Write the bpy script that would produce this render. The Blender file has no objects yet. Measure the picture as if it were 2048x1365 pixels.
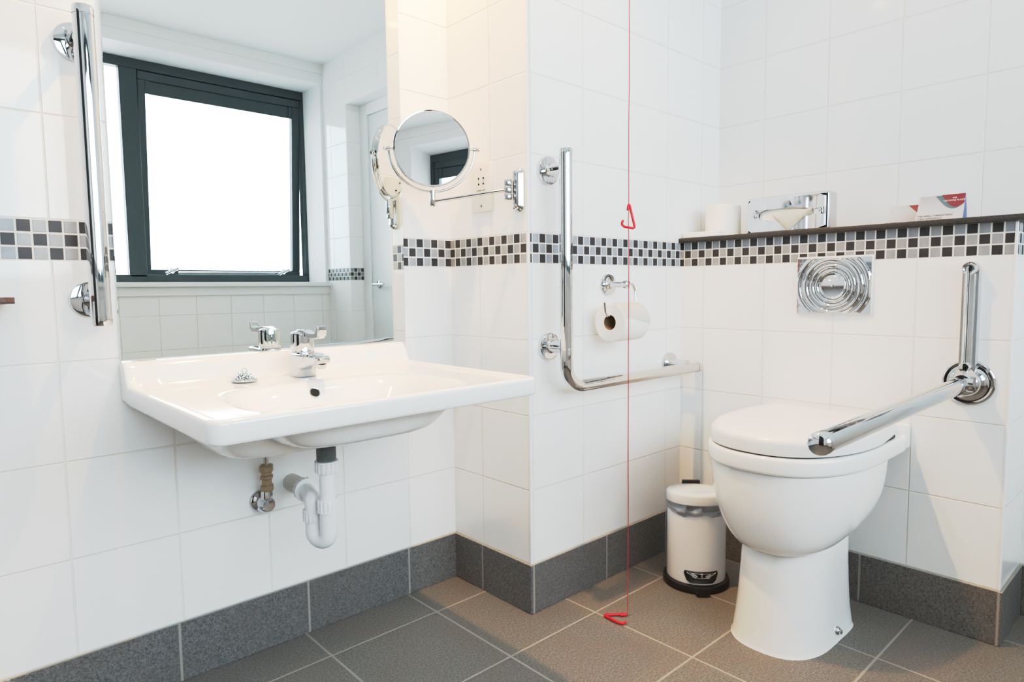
import bpy, bmesh, math, random
from mathutils import Vector, Matrix
random.seed(7)
C = bpy.context.scene.collection
PI = math.pi
V = Vector

# ------------------------------------------------------------------ layout (metres)
B_, CX, DL, EX = .3286, .7003, .8864, .225      # corner pier depth, niche width, boxing length, boxing depth
RX = CX + EX                                    # right wall plane
SK, M0, M1 = .135, .935, 1.0138                 # skirting top, mosaic band
CEIL = 2.36
FY = -2.60                                      # window wall
DEND = -(B_ + DL)
TW = .2013

# ------------------------------------------------------------------ node helpers
class G:
    def __init__(s, name):
        s.m = bpy.data.materials.new(name); s.m.use_nodes = True
        s.nt = s.m.node_tree; s.b = s.nt.nodes['Principled BSDF']
    def n(s, t, **kw):
        x = s.nt.nodes.new(t)
        for k, v in kw.items(): setattr(x, k, v)
        return x
    def put(s, sock, v):
        if hasattr(v, 'is_output'): s.nt.links.new(v, sock)
        else: sock.default_value = v
    def f(s, op, a, b=0.0, c=0.0):
        x = s.n('ShaderNodeMath', operation=op)
        s.put(x.inputs[0], a); s.put(x.inputs[1], b); s.put(x.inputs[2], c)
        return x.outputs[0]
    def mix(s, fac, a, b):
        x = s.n('ShaderNodeMix', data_type='RGBA')
        s.put(x.inputs[0], fac)
        s.put(x.inputs[6], a if hasattr(a, 'is_output') else (*a, 1)); s.put(x.inputs[7], b if hasattr(b, 'is_output') else (*b, 1))
        return x.outputs[2]
    def mixf(s, fac, a, b):
        x = s.n('ShaderNodeMix', data_type='FLOAT')
        s.put(x.inputs[0], fac); s.put(x.inputs[2], a); s.put(x.inputs[3], b)
        return x.outputs[0]
    def pos(s):
        g = s.n('ShaderNodeNewGeometry'); x = s.n('ShaderNodeSeparateXYZ')
        s.nt.links.new(g.outputs['Position'], x.inputs[0]); s.P = g.outputs['Position']
        return x.outputs
    def noise(s, scale, detail=2.0, rough=.5, vec=None):
        x = s.n('ShaderNodeTexNoise'); x.inputs['Scale'].default_value = scale
        x.inputs['Detail'].default_value = detail; x.inputs['Roughness'].default_value = rough
        if vec is None:
            vec = s.n('ShaderNodeTexCoord').outputs['Object']
        s.nt.links.new(vec, x.inputs['Vector'])
        return x.outputs['Fac']
    def ramp(s, fac, lo, hi):
        x = s.n('ShaderNodeMapRange'); s.put(x.inputs['Value'], fac)
        x.inputs['From Min'].default_value = lo; x.inputs['From Max'].default_value = hi
        return x.outputs[0]
    def bump(s, h, dist=.001, strength=1.0):
        x = s.n('ShaderNodeBump'); x.inputs['Distance'].default_value = dist; x.inputs['Strength'].default_value = strength
        s.put(x.inputs['Height'], h); s.nt.links.new(x.outputs[0], s.b.inputs['Normal'])
    def set(s, **kw):
        names = dict(col='Base Color', rough='Roughness', metal='Metallic', ior='IOR', coat='Coat Weight', trans='Transmission Weight', alpha='Alpha', sss='Subsurface Weight', spec='Specular IOR Level')
        for k, v in kw.items():
            if k == 'col' and not hasattr(v, 'is_output'): v = (*v, 1)
            s.put(s.b.inputs[names[k]], v)
        return s.m

def lin(r, g, b):
    h = lambda c: (c/255/12.92 if c/255 <= .04045 else ((c/255+.055)/1.055)**2.4)
    return (h(r), h(g), h(b))

def plain(name, col, rough=.4, metal=0.0, noise_amt=.03, scale=30, bump=0.0, **kw):
    g = G(name); n = g.noise(scale)
    d = tuple(max(0, c*(1-noise_amt)) for c in col); u = tuple(min(1, c*(1+noise_amt)) for c in col)
    if bump: g.bump(n, bump)
    return g.set(col=g.mix(n, d, u), rough=rough, metal=metal, **kw)

def joint(g, u, pitch, off, w):
    """1 on the tile, 0 in the joint"""
    fr = g.f('FRACT', g.f('DIVIDE', g.f('SUBTRACT', u, off), pitch))
    d = g.f('MULTIPLY', g.f('MINIMUM', fr, g.f('SUBTRACT', 1.0, fr)), pitch)
    return g.ramp(d, w*.35, w*.75)

def wall_tile(name, axis, uoff, moff, uoff_top=None, tint=(.885, .89, .895), mosaic=True, mp=.02503):
    """white glazed tiles with the chequered mosaic band, laid out in metres on the wall itself"""
    g = G(name); o = g.pos(); u = o[axis]; z = o[2]
    above = g.f('GREATER_THAN', z, M1); below = g.f('LESS_THAN', z, M0)
    zz = g.mixf(above, g.f('SUBTRACT', z, SK), g.f('SUBTRACT', z, M1))
    uo = g.mixf(above, uoff, uoff if uoff_top is None else uoff_top)
    us = g.f('SUBTRACT', u, uo)
    t1 = g.f('MULTIPLY', joint(g, zz, .2, 0.0, .003), joint(g, us, TW, 0.0, .003))
    pz = (M1-M0)/3
    cell = g.f('ADD', g.f('FLOOR', g.f('DIVIDE', g.f('SUBTRACT', u, moff), mp)), g.f('FLOOR', g.f('DIVIDE', g.f('SUBTRACT', z, M0), pz)))
    par = g.f('MODULO', g.f('ADD', cell, 1000.0), 2.0)
    t2 = g.f('MULTIPLY', joint(g, z, pz, M0, .0032), joint(g, u, mp, moff, .0032))
    cu = g.n('ShaderNodeCombineXYZ')
    g.put(cu.inputs[0], g.f('FLOOR', g.f('DIVIDE', us, TW))); g.put(cu.inputs[1], g.f('FLOOR', g.f('DIVIDE', zz, .2)))
    wn = g.n('ShaderNodeTexWhiteNoise', noise_dimensions='2D'); g.nt.links.new(cu.outputs[0], wn.inputs['Vector'])
    sx = g.n('ShaderNodeSeparateColor'); g.nt.links.new(wn.outputs['Color'], sx.inputs[0])
    shade = g.mixf(wn.outputs['Value'], .985, 1.0)
    tcol = g.mix(shade, tuple(c*.3 for c in tint), tint)
    col1 = g.mix(t1, lin(236, 233, 226), tcol)
    mn = g.noise(60, 3)
    dark = g.mix(mn, lin(52, 51, 54), lin(72, 71, 74)); light = g.mix(mn, lin(138, 142, 148), lin(160, 164, 170))
    col2 = g.mix(t2, lin(228, 226, 221), g.mix(g.f('GREATER_THAN', par, .5), dark, light))
    if mosaic:
        inb = g.f('MULTIPLY', g.f('SUBTRACT', 1.0, above), g.f('SUBTRACT', 1.0, below))
        col = g.mix(inb, col1, col2); tt = g.mixf(inb, t1, t2)
    else:
        col, tt = col1, t1
    wav = g.f('MULTIPLY', g.noise(7, 1), .5)
    tilt = g.f('ADD', g.f('MULTIPLY', us, g.f('MULTIPLY', g.f('SUBTRACT', sx.outputs[0], .5), 3.0)), g.f('MULTIPLY', zz, g.f('MULTIPLY', g.f('SUBTRACT', sx.outputs[1], .5), 3.0)))
    g.bump(g.f('ADD', g.f('ADD', tt, wav), tilt), .0012, .9)
    return g.set(col=col, rough=g.mixf(tt, .6, g.mixf(inb, .07, .3) if mosaic else .07), spec=g.mixf(inb, .5, .22) if mosaic else .5)

def slate(name, ax, offs, pitches, base, joints=True, top=None, warm=0.0, bumpy=1.0):
    g = G(name); o = g.pos()
    sp = g.noise(480, 1, .6, g.P); s2 = g.noise(190, 2, .6, g.P); cl = g.noise(6, 4, .6, g.P)
    dk = tuple(c*.4 for c in base); lt = tuple(min(1, c*1.9) for c in base)
    col = g.mix(g.ramp(g.f('ADD', g.f('MULTIPLY', sp, .55), g.f('MULTIPLY', s2, .45)), .33, .68), dk, lt)
    col = g.mix(g.f('MULTIPLY', g.ramp(cl, .42, .7), .35+warm), col, tuple(min(1, c*k) for c, k in zip(base, (1.18, .95, .86))))
    t = None
    if joints:
        for a, of, p in zip(ax, offs, pitches):
            j = joint(g, o[a], p, of, .0052); t = j if t is None else g.f('MULTIPLY', t, j)
    if top is not None:
        j = g.ramp(o[2], top, top-.0015); t = j if t is None else g.f('MULTIPLY', t, j)
    h = g.f('ADD', g.f('MULTIPLY', s2, .5*bumpy), g.f('MULTIPLY', cl, .8*bumpy))
    if t is not None:
        col = g.mix(t, lin(158, 153, 147), col); h = g.f('ADD', h, t)
    g.bump(h, .0011, .7)
    return g.set(col=col, rough=.5)

# ------------------------------------------------------------------ materials
CHROME = plain('chrome', (.62, .63, .645), .035, 1.0, .01)
CHROME2 = plain('soft_chrome', (.6, .61, .62), .12, 1.0, .02)
SATIN = plain('satin_chrome', (.66, .67, .69), .32, 1.0, .02)
MIRROR = plain('silvered_glass', (.86, .905, .895), .0, 1.0, .002)
CLEARMIR = plain('magnifier_silver', (.93, .945, .955), .0, 1.0, .002)
CERAMIC = plain('white_ceramic', (.86, .865, .87), .07, 0, .005, 5, coat=.3)
SEATP = plain('white_seat_plastic', (.85, .85, .85), .22, 0, .006, 8)
PLASTIC = plain('white_plastic', (.82, .83, .85), .3, 0, .015, 20)
PLASTIC2 = plain('ivory_plastic', lin(214, 210, 203), .4, 0, .03, 25)
PAINT = plain('white_paint', (.83, .84, .845), .6, 0, .01, 12, .0002)
CEILP = plain('ceiling_paint', (.86, .875, .88), .8, 0, .01, 8)
BLACKP = plain('black_plastic', (.012, .012, .013), .35, 0, .2, 30)
DARKHOLE = plain('dark_hole', (.004, .004, .004), .7, 0, .1)
FRAME = plain('grey_aluminium_frame', lin(62, 73, 76), .38, .25, .08, 20)
GAPSHADE = plain('black_gap_shade', (.008, .01, .012), .5)
BRASS = plain('dull_brass', lin(166, 146, 118), .4, .5, .2, 80)
GALV = plain('galvanised_thread', lin(118, 124, 123), .45, .25, .25, 120)
RED = plain('red_plastic', lin(214, 20, 38), .32, 0, .05)
REDCORD = plain('red_cord', lin(176, 44, 56), .6, 0, .1, 200)
TISSUE = plain('tissue_paper', (.84, .83, .79), .9, 0, .03, 60, .0006, sss=.05)
CARDB = plain('cardboard_core', lin(132, 106, 78), .8, 0, .1, 60)
PAPER = plain('white_card', (.84, .83, .87), .5, 0, .01, 30)
PAPERB = plain('pale_blue_card', lin(186, 200, 232), .5, 0, .02, 30)
MAROON = plain('maroon_print', lin(112, 10, 50), .45, 0, .05, 20)
TEALP = plain('teal_print', lin(70, 110, 128), .45, 0, .1, 20)
INK = plain('dark_print', lin(60, 58, 70), .5, 0, .05, 20)
WHITEP = plain('white_print', (.85, .75, .8), .5, 0, .02, 20)
BINW = plain('white_enamel', (.8, .81, .83), .16, 0, .01, 10)
DOORP = plain('white_door_paint', (.78, .8, .8), .4, 0, .02, 10)
REFLDARK = plain('added_door_dark', (.012, .013, .014), .45, 0, .1, 12)
PLATEP = plain('cream_socket_plate', lin(236, 226, 214), .28, 0, .01, 20)
LAMP = G('lamp_glow'); LAMP.b.inputs['Emission Color'].default_value = (1, .72, .42, 1); LAMP.b.inputs['Emission Strength'].default_value = 14; LAMP = LAMP.set(col=(.9, .8, .7))

def thin(name, tint, transp, rough=.03, glossy_col=(1, 1, 1)):
    g = G(name); nt = g.nt
    tr = g.n('ShaderNodeBsdfTransparent'); tr.inputs[0].default_value = (*tint, 1)
    gl = g.n('ShaderNodeBsdfGlossy'); gl.inputs['Roughness'].default_value = rough; gl.inputs[0].default_value = (*glossy_col, 1)
    fr = g.n('ShaderNodeFresnel'); fr.inputs[0].default_value = 1.5
    mx = g.n('ShaderNodeMixShader')
    g.put(mx.inputs[0], g.f('ADD', g.f('MULTIPLY', fr.outputs[0], .9), 1-transp))
    nt.links.new(tr.outputs[0], mx.inputs[1]); nt.links.new(gl.outputs[0], mx.inputs[2])
    nt.links.new(mx.outputs[0], nt.nodes['Material Output'].inputs[0])
    return g.m
GLASS = thin('window_glass', (.97, .99, .99), 1.0)
LINER = thin('clear_bin_liner', (.72, .74, .77), .7, .25, (.8, .82, .85))

T_A = wall_tile('tile_back_wall', 0, -.9693, -1.0221, tint=(.885, .892, .9))
T_B = wall_tile('tile_pier_return', 1, -.1327, -.0472, -.1825)
T_C = wall_tile('tile_niche_wall', 0, .2125, .0385)
T_D = wall_tile('tile_boxing', 1, DEND, -.3895)
T_E = wall_tile('tile_boxing_end', 0, CX, CX)
T_F = wall_tile('tile_right_wall', 1, -(B_+.1621), -.3895)
T_W = wall_tile('tile_window_wall', 0, .0713, .0713, mosaic=False)
GREY = lin(101, 101, 101)
FLOORM = slate('floor_tile', (0, 1), (-.18, -.4425), (.307, .2972), lin(112, 110, 106), warm=.12, bumpy=1.0)
SK_A = slate('skirting_back_tile', (0,), (-.174,), (.303,), GREY, top=SK)
SK_B = slate('skirting_return_tile', (1,), (-.1339,), (.303,), GREY, top=SK)
SK_C = slate('skirting_niche_tile', (0,), (.307,), (.3035,), GREY, top=SK)
SK_D = slate('skirting_boxing_tile', (1,), (-.905,), (.31,), lin(103, 100, 97), top=SK)
GRANITE = slate('dark_granite', (), (), (), lin(54, 50, 48), joints=False, bumpy=.3)
GRANITE2 = slate('red_brown_granite', (), (), (), lin(84, 66, 64), joints=False, bumpy=.3)

# ------------------------------------------------------------------ object helpers
WORLD = {}
def finish(name, bm, mats, parent=None, origin=None, smooth=40):
    """one mesh object; bm is in world coordinates"""
    me = bpy.data.meshes.new(name)
    if parent is not None: o_w = WORLD[parent.name]
    elif origin is not None: o_w = V(origin)
    else: o_w = V((0, 0, 0))
    bmesh.ops.recalc_face_normals(bm, faces=bm.faces[:])
    bmesh.ops.translate(bm, verts=bm.verts[:], vec=-o_w)
    bm.to_mesh(me); bm.free()
    for m in (mats if isinstance(mats, (list, tuple)) else [mats]): me.materials.append(m)
    if smooth:
        me.polygons.foreach_set('use_smooth', [True]*len(me.polygons)); me.set_sharp_from_angle(angle=math.radians(smooth))
    o = bpy.data.objects.new(name, me); C.objects.link(o)
    if parent is not None: o.parent = parent
    else: o.location = o_w
    WORLD[o.name] = o_w.copy()
    return o
def thing(name, label, cat, loc, group=None):
    o = bpy.data.objects.new(name, None); C.objects.link(o); o.location = loc; o.empty_display_size = .05
    WORLD[o.name] = V(loc); o['label'] = label; o['category'] = cat
    if group: o['group'] = group
    return o
def tag(o, label, cat, group=None):
    o['label'] = label; o['category'] = cat
    if group: o['group'] = group
    return o
def struct(name, bm, mats, parent=None, smooth=0):
    o = finish(name, bm, mats, parent, smooth=smooth)
    if parent is None: o['kind'] = 'structure'
    return o
def BM(): return bmesh.new()

def box(bm, lo, hi, bev=0, seg=2, mat=0):
    vs = [bm.verts.new((x, y, z)) for x in (lo[0], hi[0]) for y in (lo[1], hi[1]) for z in (lo[2], hi[2])]
    fs = [bm.faces.new([vs[i] for i in q]) for q in ((0,1,3,2),(4,6,7,5),(0,4,5,1),(2,3,7,6),(0,2,6,4),(1,5,7,3))]
    for f in fs: f.material_index = mat
    if bev:
        es = list({e for f in fs for e in f.edges})
        r = bmesh.ops.bevel(bm, geom=es, offset=bev, segments=seg, affect='EDGES', profile=.5)
        for f in r['faces']: f.material_index = mat
    return fs
def fillet(pts, r, n=8):
    pts = [V(p) for p in pts]; out = [pts[0]]
    for i in range(1, len(pts)-1):
        a, b, c = pts[i-1], pts[i], pts[i+1]
        u = (a-b).normalized(); w = (c-b).normalized(); ang = u.angle(w)
        if ang > PI-.02: out.append(b); continue
        rr = min(r, .49*(a-b).length*math.tan(ang/2), .49*(c-b).length*math.tan(ang/2))
        t = rr/math.tan(ang/2); p0 = b+u*t; p1 = b+w*t
        cen = b+(u+w).normalized()*(rr/math.sin(ang/2))
        for k in range(n+1):
            s = k/n; d = (p0-cen).normalized().slerp((p1-cen).normalized(), s).normalized()*rr
            out.append(cen+d)
    out.append(pts[-1]); return out
def tube(bm, pts, r, seg=16, caps=True, radii=None, closed=False):
    pts = [V(p) for p in pts]; n = len(pts); rings = []
    t0 = (pts[1]-pts[0]).normalized()
    ref = V((0, 0, 1)) if abs(t0.z) < .9 else V((1, 0, 0))
    nrm = (ref-t0*ref.dot(t0)).normalized()
    for i in range(n):
        if closed: t = (pts[(i+1) % n]-pts[i-1]).normalized()
        else: t = ((pts[min(i+1, n-1)]-pts[max(i-1, 0)])).normalized()
        nrm = (nrm-t*nrm.dot(t)).normalized(); bi = t.cross(nrm)
        rr = radii[i] if radii else r
        rings.append([bm.verts.new(pts[i]+(nrm*math.cos(2*PI*k/seg)+bi*math.sin(2*PI*k/seg))*rr) for k in range(seg)])
    for i in range(n if closed else n-1):
        a, b = rings[i], rings[(i+1) % n]
        for k in range(seg): bm.faces.new((a[k], a[(k+1) % seg], b[(k+1) % seg], b[k]))
    if caps and not closed: bm.faces.new(rings[0][::-1]); bm.faces.new(rings[-1])
def lathe(bm, prof, org, axis=(0, 0, 1), seg=40, mat=0, up=None):
    """prof: (radius, height along axis)"""
    ax = V(axis).normalized(); ref = V(up) if up else (V((0, 0, 1)) if abs(ax.z) < .9 else V((1, 0, 0)))
    e1 = (ref-ax*ref.dot(ax)).normalized(); e2 = ax.cross(e1); org = V(org); rings = []
    for r, h in prof:
        c = org+ax*h
        if r < 1e-6: rings.append([bm.verts.new(c)])
        else: rings.append([bm.verts.new(c+(e1*math.cos(2*PI*k/seg)+e2*math.sin(2*PI*k/seg))*r) for k in range(seg)])
    for a, b in zip(rings, rings[1:]):
        for k in range(seg):
            q = [a[k % len(a)], a[(k+1) % len(a)], b[(k+1) % len(b)], b[k % len(b)]]
            q = [v for i, v in enumerate(q) if v not in q[:i]]
            if len(q) > 2: bm.faces.new(q).material_index = mat
    for rg, flip in ((rings[0], True), (rings[-1], False)):
        if len(rg) > 2: bm.faces.new(rg[::-1] if flip else rg).material_index = mat
def loft(bm, secs, cap0=True, cap1=True):
    rings = [[bm.verts.new(p) for p in s] for s in secs]; n = len(rings[0])
    for a, b in zip(rings, rings[1:]):
        for k in range(n): bm.faces.new((a[k], a[(k+1) % n], b[(k+1) % n], b[k]))
    if cap0: bm.faces.new(rings[0][::-1])
    if cap1: bm.faces.new(rings[-1])
    return rings
def prism(bm, poly, d, mat=0):
    """polygon (3d points, planar) extruded along vector d"""
    d = V(d); a = [bm.verts.new(p) for p in poly]; b = [bm.verts.new(V(p)+d) for p in poly]; n = len(a)
    fs = [bm.faces.new(a[::-1]), bm.faces.new(b)]+[bm.faces.new((a[k], a[(k+1) % n], b[(k+1) % n], b[k])) for k in range(n)]
    for f in fs: f.material_index = mat
def rrect(cx, cy, hx, hy, r, n=6):
    out = []
    for sx, sy, a0 in ((1, 1, 0), (-1, 1, PI/2), (-1, -1, PI), (1, -1, 1.5*PI)):
        for k in range(n+1):
            a = a0+k/n*PI/2; out.append((cx+sx*(hx-r)+r*math.cos(a), cy+sy*(hy-r)+r*math.sin(a)))
    return out
def sstep(a, b, x):
    t = min(1, max(0, (x-a)/(b-a))); return t*t*(3-2*t)
def text_mesh(name, body, size, mtx, mat, parent, align='LEFT', ext=.0002, sx=1.0):
    cu = bpy.data.curves.new('lettering_curve', 'FONT'); cu.body = body; cu.size = size; cu.align_x = align; cu.extrude = ext; cu.resolution_u = 2
    t = bpy.data.objects.new('lettering_tmp', cu); C.objects.link(t)
    bpy.context.view_layer.update()
    me = bpy.data.meshes.new_from_object(t.evaluated_get(bpy.context.evaluated_depsgraph_get()))
    bpy.data.objects.remove(t); bpy.data.curves.remove(cu)
    bm = BM(); bm.from_mesh(me); bpy.data.meshes.remove(me)
    for v in bm.verts: v.co.x *= sx
    bmesh.ops.transform(bm, matrix=mtx, verts=bm.verts[:])
    return finish(name, bm, mat, parent, smooth=0)
def frame_mtx(org, right, up):
    r = V(right).normalized(); u = V(up).normalized(); n = r.cross(u)
    return Matrix(((r.x, u.x, n.x, org[0]), (r.y, u.y, n.y, org[1]), (r.z, u.z, n.z, org[2]), (0, 0, 0, 1)))

# ------------------------------------------------------------------ the room
bm = BM(); box(bm, (-2.35, -3.0, -.06), (1.3, .15, 0)); struct('floor', bm, FLOORM)
bm = BM(); box(bm, (-2.35, -3.0, CEIL), (1.3, .15, CEIL+.06)); struct('ceiling', bm, CEILP)
bm = BM(); box(bm, (-2.35, 0, 0), (0, .12, CEIL)); struct('wall_back', bm, T_A)
bm = BM(); fs = box(bm, (0, -B_, 0), (RX, .12, CEIL))
bm.normal_update()
for f in bm.faces:
    c = f.calc_center_median()
    f.material_index = 1 if abs(c.y+B_) < 1e-4 else 0
struct('wall_pier', bm, [T_B, T_C])
bm = BM()
for f in box(bm, (CX, DEND, 0), (RX, -B_, M1)):
    c = f.calc_center_median(); f.material_index = 1 if abs(c.y-DEND) < 1e-4 else 0
struct('wall_boxing', bm, [T_D, T_E])
D0, D1, DH = -2.295, -1.36, 2.045                   # doorway in the right wall
bm = BM()
box(bm, (RX, D1, 0), (RX+.16, .12, CEIL)); box(bm, (RX, D0, DH), (RX+.16, D1, CEIL)); box(bm, (RX, -3.0, 0), (RX+.16, D0, CEIL))
for f in bm.faces:
    f.normal_update(); f.material_index = 0 if (abs(f.normal.x) > .5) else 1
bm.faces.ensure_lookup_table()
for f in bm.faces:                                  # the block beside the door carries the band round its corner
    if abs(f.normal.y) > .5 and abs(f.calc_center_median().y-D0) < 1e-3 and f.calc_center_median().z < 1.5: f.material_index = 2
struct('wall_right', bm, [T_F, PAINT, T_E])
bm = BM(); box(bm, (-2.35, -3.0, 0), (-2.2, .12, CEIL)); struct('wall_left', bm, T_F)
WX0, WX1, WZ0, WZ1 = -1.95, .905, .925, 2.235       # window opening
bm = BM()
box(bm, (-2.2, -2.92, 0), (RX, FY, WZ0)); box(bm, (-2.2, -2.92, WZ1), (RX, FY, CEIL))
box(bm, (-2.2, -2.92, WZ0), (WX0, FY, WZ1)); box(bm, (WX1, -2.92, WZ0), (RX, FY, WZ1))
for f in bm.faces:
    f.normal_update(); c = f.calc_center_median()
    f.material_index = 0 if (abs(f.normal.y) > .5 and c.z < WZ0) else 1
struct('wall_front', bm, [T_W, PAINT])
bm = BM(); box(bm, (-2.2, FY, 2.30), (RX, FY+.006, CEIL)); struct('trim_1', bm, PAINT)
bm = BM(); box(bm, (WX0-.05, -2.84, .9), (.925, FY+.035, .928), .004); box(bm, (WX0-.05, FY, .85), (.925, FY+.012, .9)); struct('trim_2', bm, PAINT)

bm = BM(); box(bm, (-.0015, -B_-.0015, SK), (.006, -B_+.006, CEIL), .002, 3); struct('trim_3', bm, PLASTIC)
bm = BM(); box(bm, (CX-.0015, DEND-.0015, SK), (CX+.005, DEND+.005, M1-.002), .002, 3); struct('trim_4', bm, PLASTIC)
# skirting
def skirt(name, lo, hi, m):
    bm = BM(); box(bm, lo, hi, .0015, 1); struct(name, bm, m)
ST = .007
skirt('baseboard_back', (-2.2, -ST, 0), (0, 0, SK), SK_A)
skirt('baseboard_pier', (-ST, -B_-ST, 0), (0, -ST, SK), SK_B)
skirt('baseboard_niche', (0, -B_-ST, 0), (CX, -B_, SK), SK_C)
skirt('baseboard_boxing', (CX-ST, DEND-ST, 0), (CX, -B_-ST, SK), SK_D)
skirt('baseboard_end', (CX, DEND-ST, 0), (RX, DEND, SK), SK_C)
skirt('baseboard_right', (RX-ST, D1, 0), (RX, DEND-ST, SK), SK_D)
skirt('baseboard_corner', (RX-ST, FY, 0), (RX, D0, SK), SK_D)
skirt('baseboard_front', (-2.2, FY, 0), (RX-ST, FY+ST, SK), SK_A)
skirt('baseboard_left', (-2.2, FY+ST, 0), (-2.2+ST, -ST, SK), SK_B)

# door in its recess
bm = BM()
box(bm, (1.02, D0, 0), (1.075, D0+.09, DH), .003); box(bm, (1.02, D1-.09, 0), (1.075, D1, DH), .003); box(bm, (1.02, D0+.09, DH-.07), (1.075, D1-.09, DH), .003)
dr = struct('door_1', bm, PAINT)
bm = BM(); box(bm, (1.032, D0+.093, .006), (1.072, D1-.093, DH-.073), .002); finish('door_panel', bm, DOORP, dr)
bm = BM(); lathe(bm, [(.026, 0), (.026, .006), (.022, .009), (.009, .009), (.009, .045)], (1.032, -2.12, .905), (-1, 0, 0)); tube(bm, fillet([(1.0, -2.12, .905), (.982, -2.12, .905), (.982, -1.99, .905)], .012), .009)
finish('door_handle', bm, CHROME, dr)

# unseen dark door on the left wall, added to give the chrome dark reflections
bm = BM(); box(bm, (-2.2, -1.22, 0), (-2.185, -.38, 2.1), .003)
d2 = struct('added_dark_door', bm, FRAME)
bm = BM(); box(bm, (-2.186, -1.15, .006), (-2.16, -.45, 2.04), .003); finish('door_panel', bm, REFLDARK, d2)
bm = BM(); lathe(bm, [(.026, 0), (.026, .006), (.009, .009), (.009, .045)], (-2.16, -.53, 1.0), (1, 0, 0)); tube(bm, fillet([(-2.125, -.53, 1.0), (-2.108, -.53, 1.0), (-2.108, -.66, 1.0)], .012), .009); finish('door_handle', bm, CHROME, d2)

# window: fixed light between two top-hung sashes
WY = -2.85; FW_ = .057
wn = thing('window_1', 'wide grey aluminium window', 'window', (-.5, WY, WZ0)); del wn['label']; del wn['category']; wn['kind'] = 'structure'
MX1, MX0 = -.167, -.95
bm = BM()
y0, y1 = WY-.06, WY
FZ0 = .947-.02
for lo, hi in (((WX0, y0, WZ1-FW_), (WX1, y1, WZ1)), ((WX0, y0, WZ0), (WX1, y1, WZ0+.052)), ((WX0, y0, WZ0+.038), (WX0+.03, y1, WZ1-FW_)), ((WX1-.022, y0, WZ0+.038), (WX1, y1, WZ1-FW_)),
               ((MX1-.047, y0, WZ0+.038), (MX1+.047, y1, WZ1-FW_)), ((MX0-.047, y0, WZ0+.038), (MX0+.047, y1, WZ1-FW_))):
    box(bm, lo, hi, .003, 1)
finish('window_frame', bm, FRAME, wn)
bm = BM(); box(bm, (MX0+.047, WY-.035, WZ0+.038), (MX1-.047, WY-.029, WZ1-FW_)); finish('fixed_pane', bm, GLASS, wn)
for sx0, sx1, ang in ((MX1+.049, WX1-.025, 4.2), (WX0+.032, MX0-.049, 0.0)):
    zt, zb = WZ1-FW_-.003, WZ0+.042
    hinge = V((0, WY-.012, zt)); R = Matrix.Translation(hinge) @ Matrix.Rotation(math.radians(-ang), 4, 'X') @ Matrix.Translation(-hinge)
    def put(name, fn, mat, parent):
        b = BM(); fn(b); bmesh.ops.transform(b, matrix=R, verts=b.verts[:]); return finish(name, b, mat, parent)
    w = .042
    def sash(b):
        for lo, hi in (((sx0, WY-.05, zt-.05), (sx1, WY-.004, zt)), ((sx0, WY-.05, zb), (sx1, WY-.004, zb+.04)), ((sx0, WY-.05, zb+.04), (sx0+w, WY-.004, zt-.05)), ((sx1-w-.012, WY-.05, zb+.04), (sx1, WY-.004, zt-.05))): box(b, lo, hi, .003, 1)
    s_ = put('sash', sash, FRAME, wn)
    put('pane', lambda b: box(b, (sx0+w, WY-.034, zb+.04), (sx1-w-.012, WY-.028, zt-.05)), GLASS, s_)
    def bar(b):
        box(b, (sx0+w, WY-.027, zt-.125), (sx1-w-.012, WY-.014, zt-.05), .002, 1)
        box(b, (sx0+w, WY-.016, zt-.125), (sx0+w+.022, WY-.006, zt-.05)); box(b, (sx1-w-.034, WY-.016, zt-.125), (sx1-w-.012, WY-.006, zt-.05))
    put('vent_bar', bar, GAPSHADE if False else FRAME, s_)
    for hx in (sx0+.16, sx1-.12):
        def hd(b):
            lathe(b, [(.02, 0), (.02, .008), (.012, .02), (.0, .022)], (hx, WY-.004, zb+.035), (0, 1, 0), 20)
            tube(b, fillet([(hx-.045, WY+.02, zb+.018), (hx-.01, WY+.022, zb+.035), (hx+.03, WY+.022, zb+.05)], .01), .009, 10)
        put('window_handle', hd, CHROME2, s_)
    put('stay_rail', lambda b: box(b, (sx0+.19, WY-.003, zb+.012), (sx1-.15, WY+.008, zb+.034), .003), CHROME2, s_)

# ------------------------------------------------------------------ downlights
LIGHTS = [(-.28, -.40, 'ceiling downlight over the basin'), (-.88, -.22, 'ceiling downlight over the left grab rail'), (-.92, -1.70, 'ceiling downlight in front of the window'), (.42, -.86, 'ceiling downlight over the toilet')]
LAMPP = [80, 27, 9, 5]
for (lx, ly, lab), pw in zip(LIGHTS, LAMPP):
    t = thing('downlight', 'white round recessed '+lab, 'light', (lx, ly, CEIL), 'recessed downlights in the ceiling')
    bm = BM(); lathe(bm, [(.034, .0), (.034, -.004), (.045, -.006), (.047, 0)], (lx, ly, CEIL), seg=32); finish('trim_ring', bm, PAINT, t)
    bm = BM(); lathe(bm, [(.033, -.0005), (.02, -.003), (0, -.004)], (lx, ly, CEIL), seg=24); finish('lens', bm, LAMP, t)
    ld = bpy.data.lights.new('downlight_lamp', 'SPOT'); ld.energy = pw; ld.color = (1, .56, .2); ld.spot_size = math.radians(104); ld.spot_blend = .5; ld.shadow_soft_size = .022
    lo = bpy.data.objects.new('downlight_lamp', ld); C.objects.link(lo); lo.location = (lx, ly, CEIL-.02)

# ------------------------------------------------------------------ wall mirror
bm = BM(); box(bm, (-.8635, -.0055, .7265), (-.1655, 0, 1.95), .0012, 1)
tag(finish('wall_mirror', bm, MIRROR, origin=(-.5145, 0, .7265), smooth=0), 'tall frameless rectangular mirror on the tiled wall above the basin', 'mirror')

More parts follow.
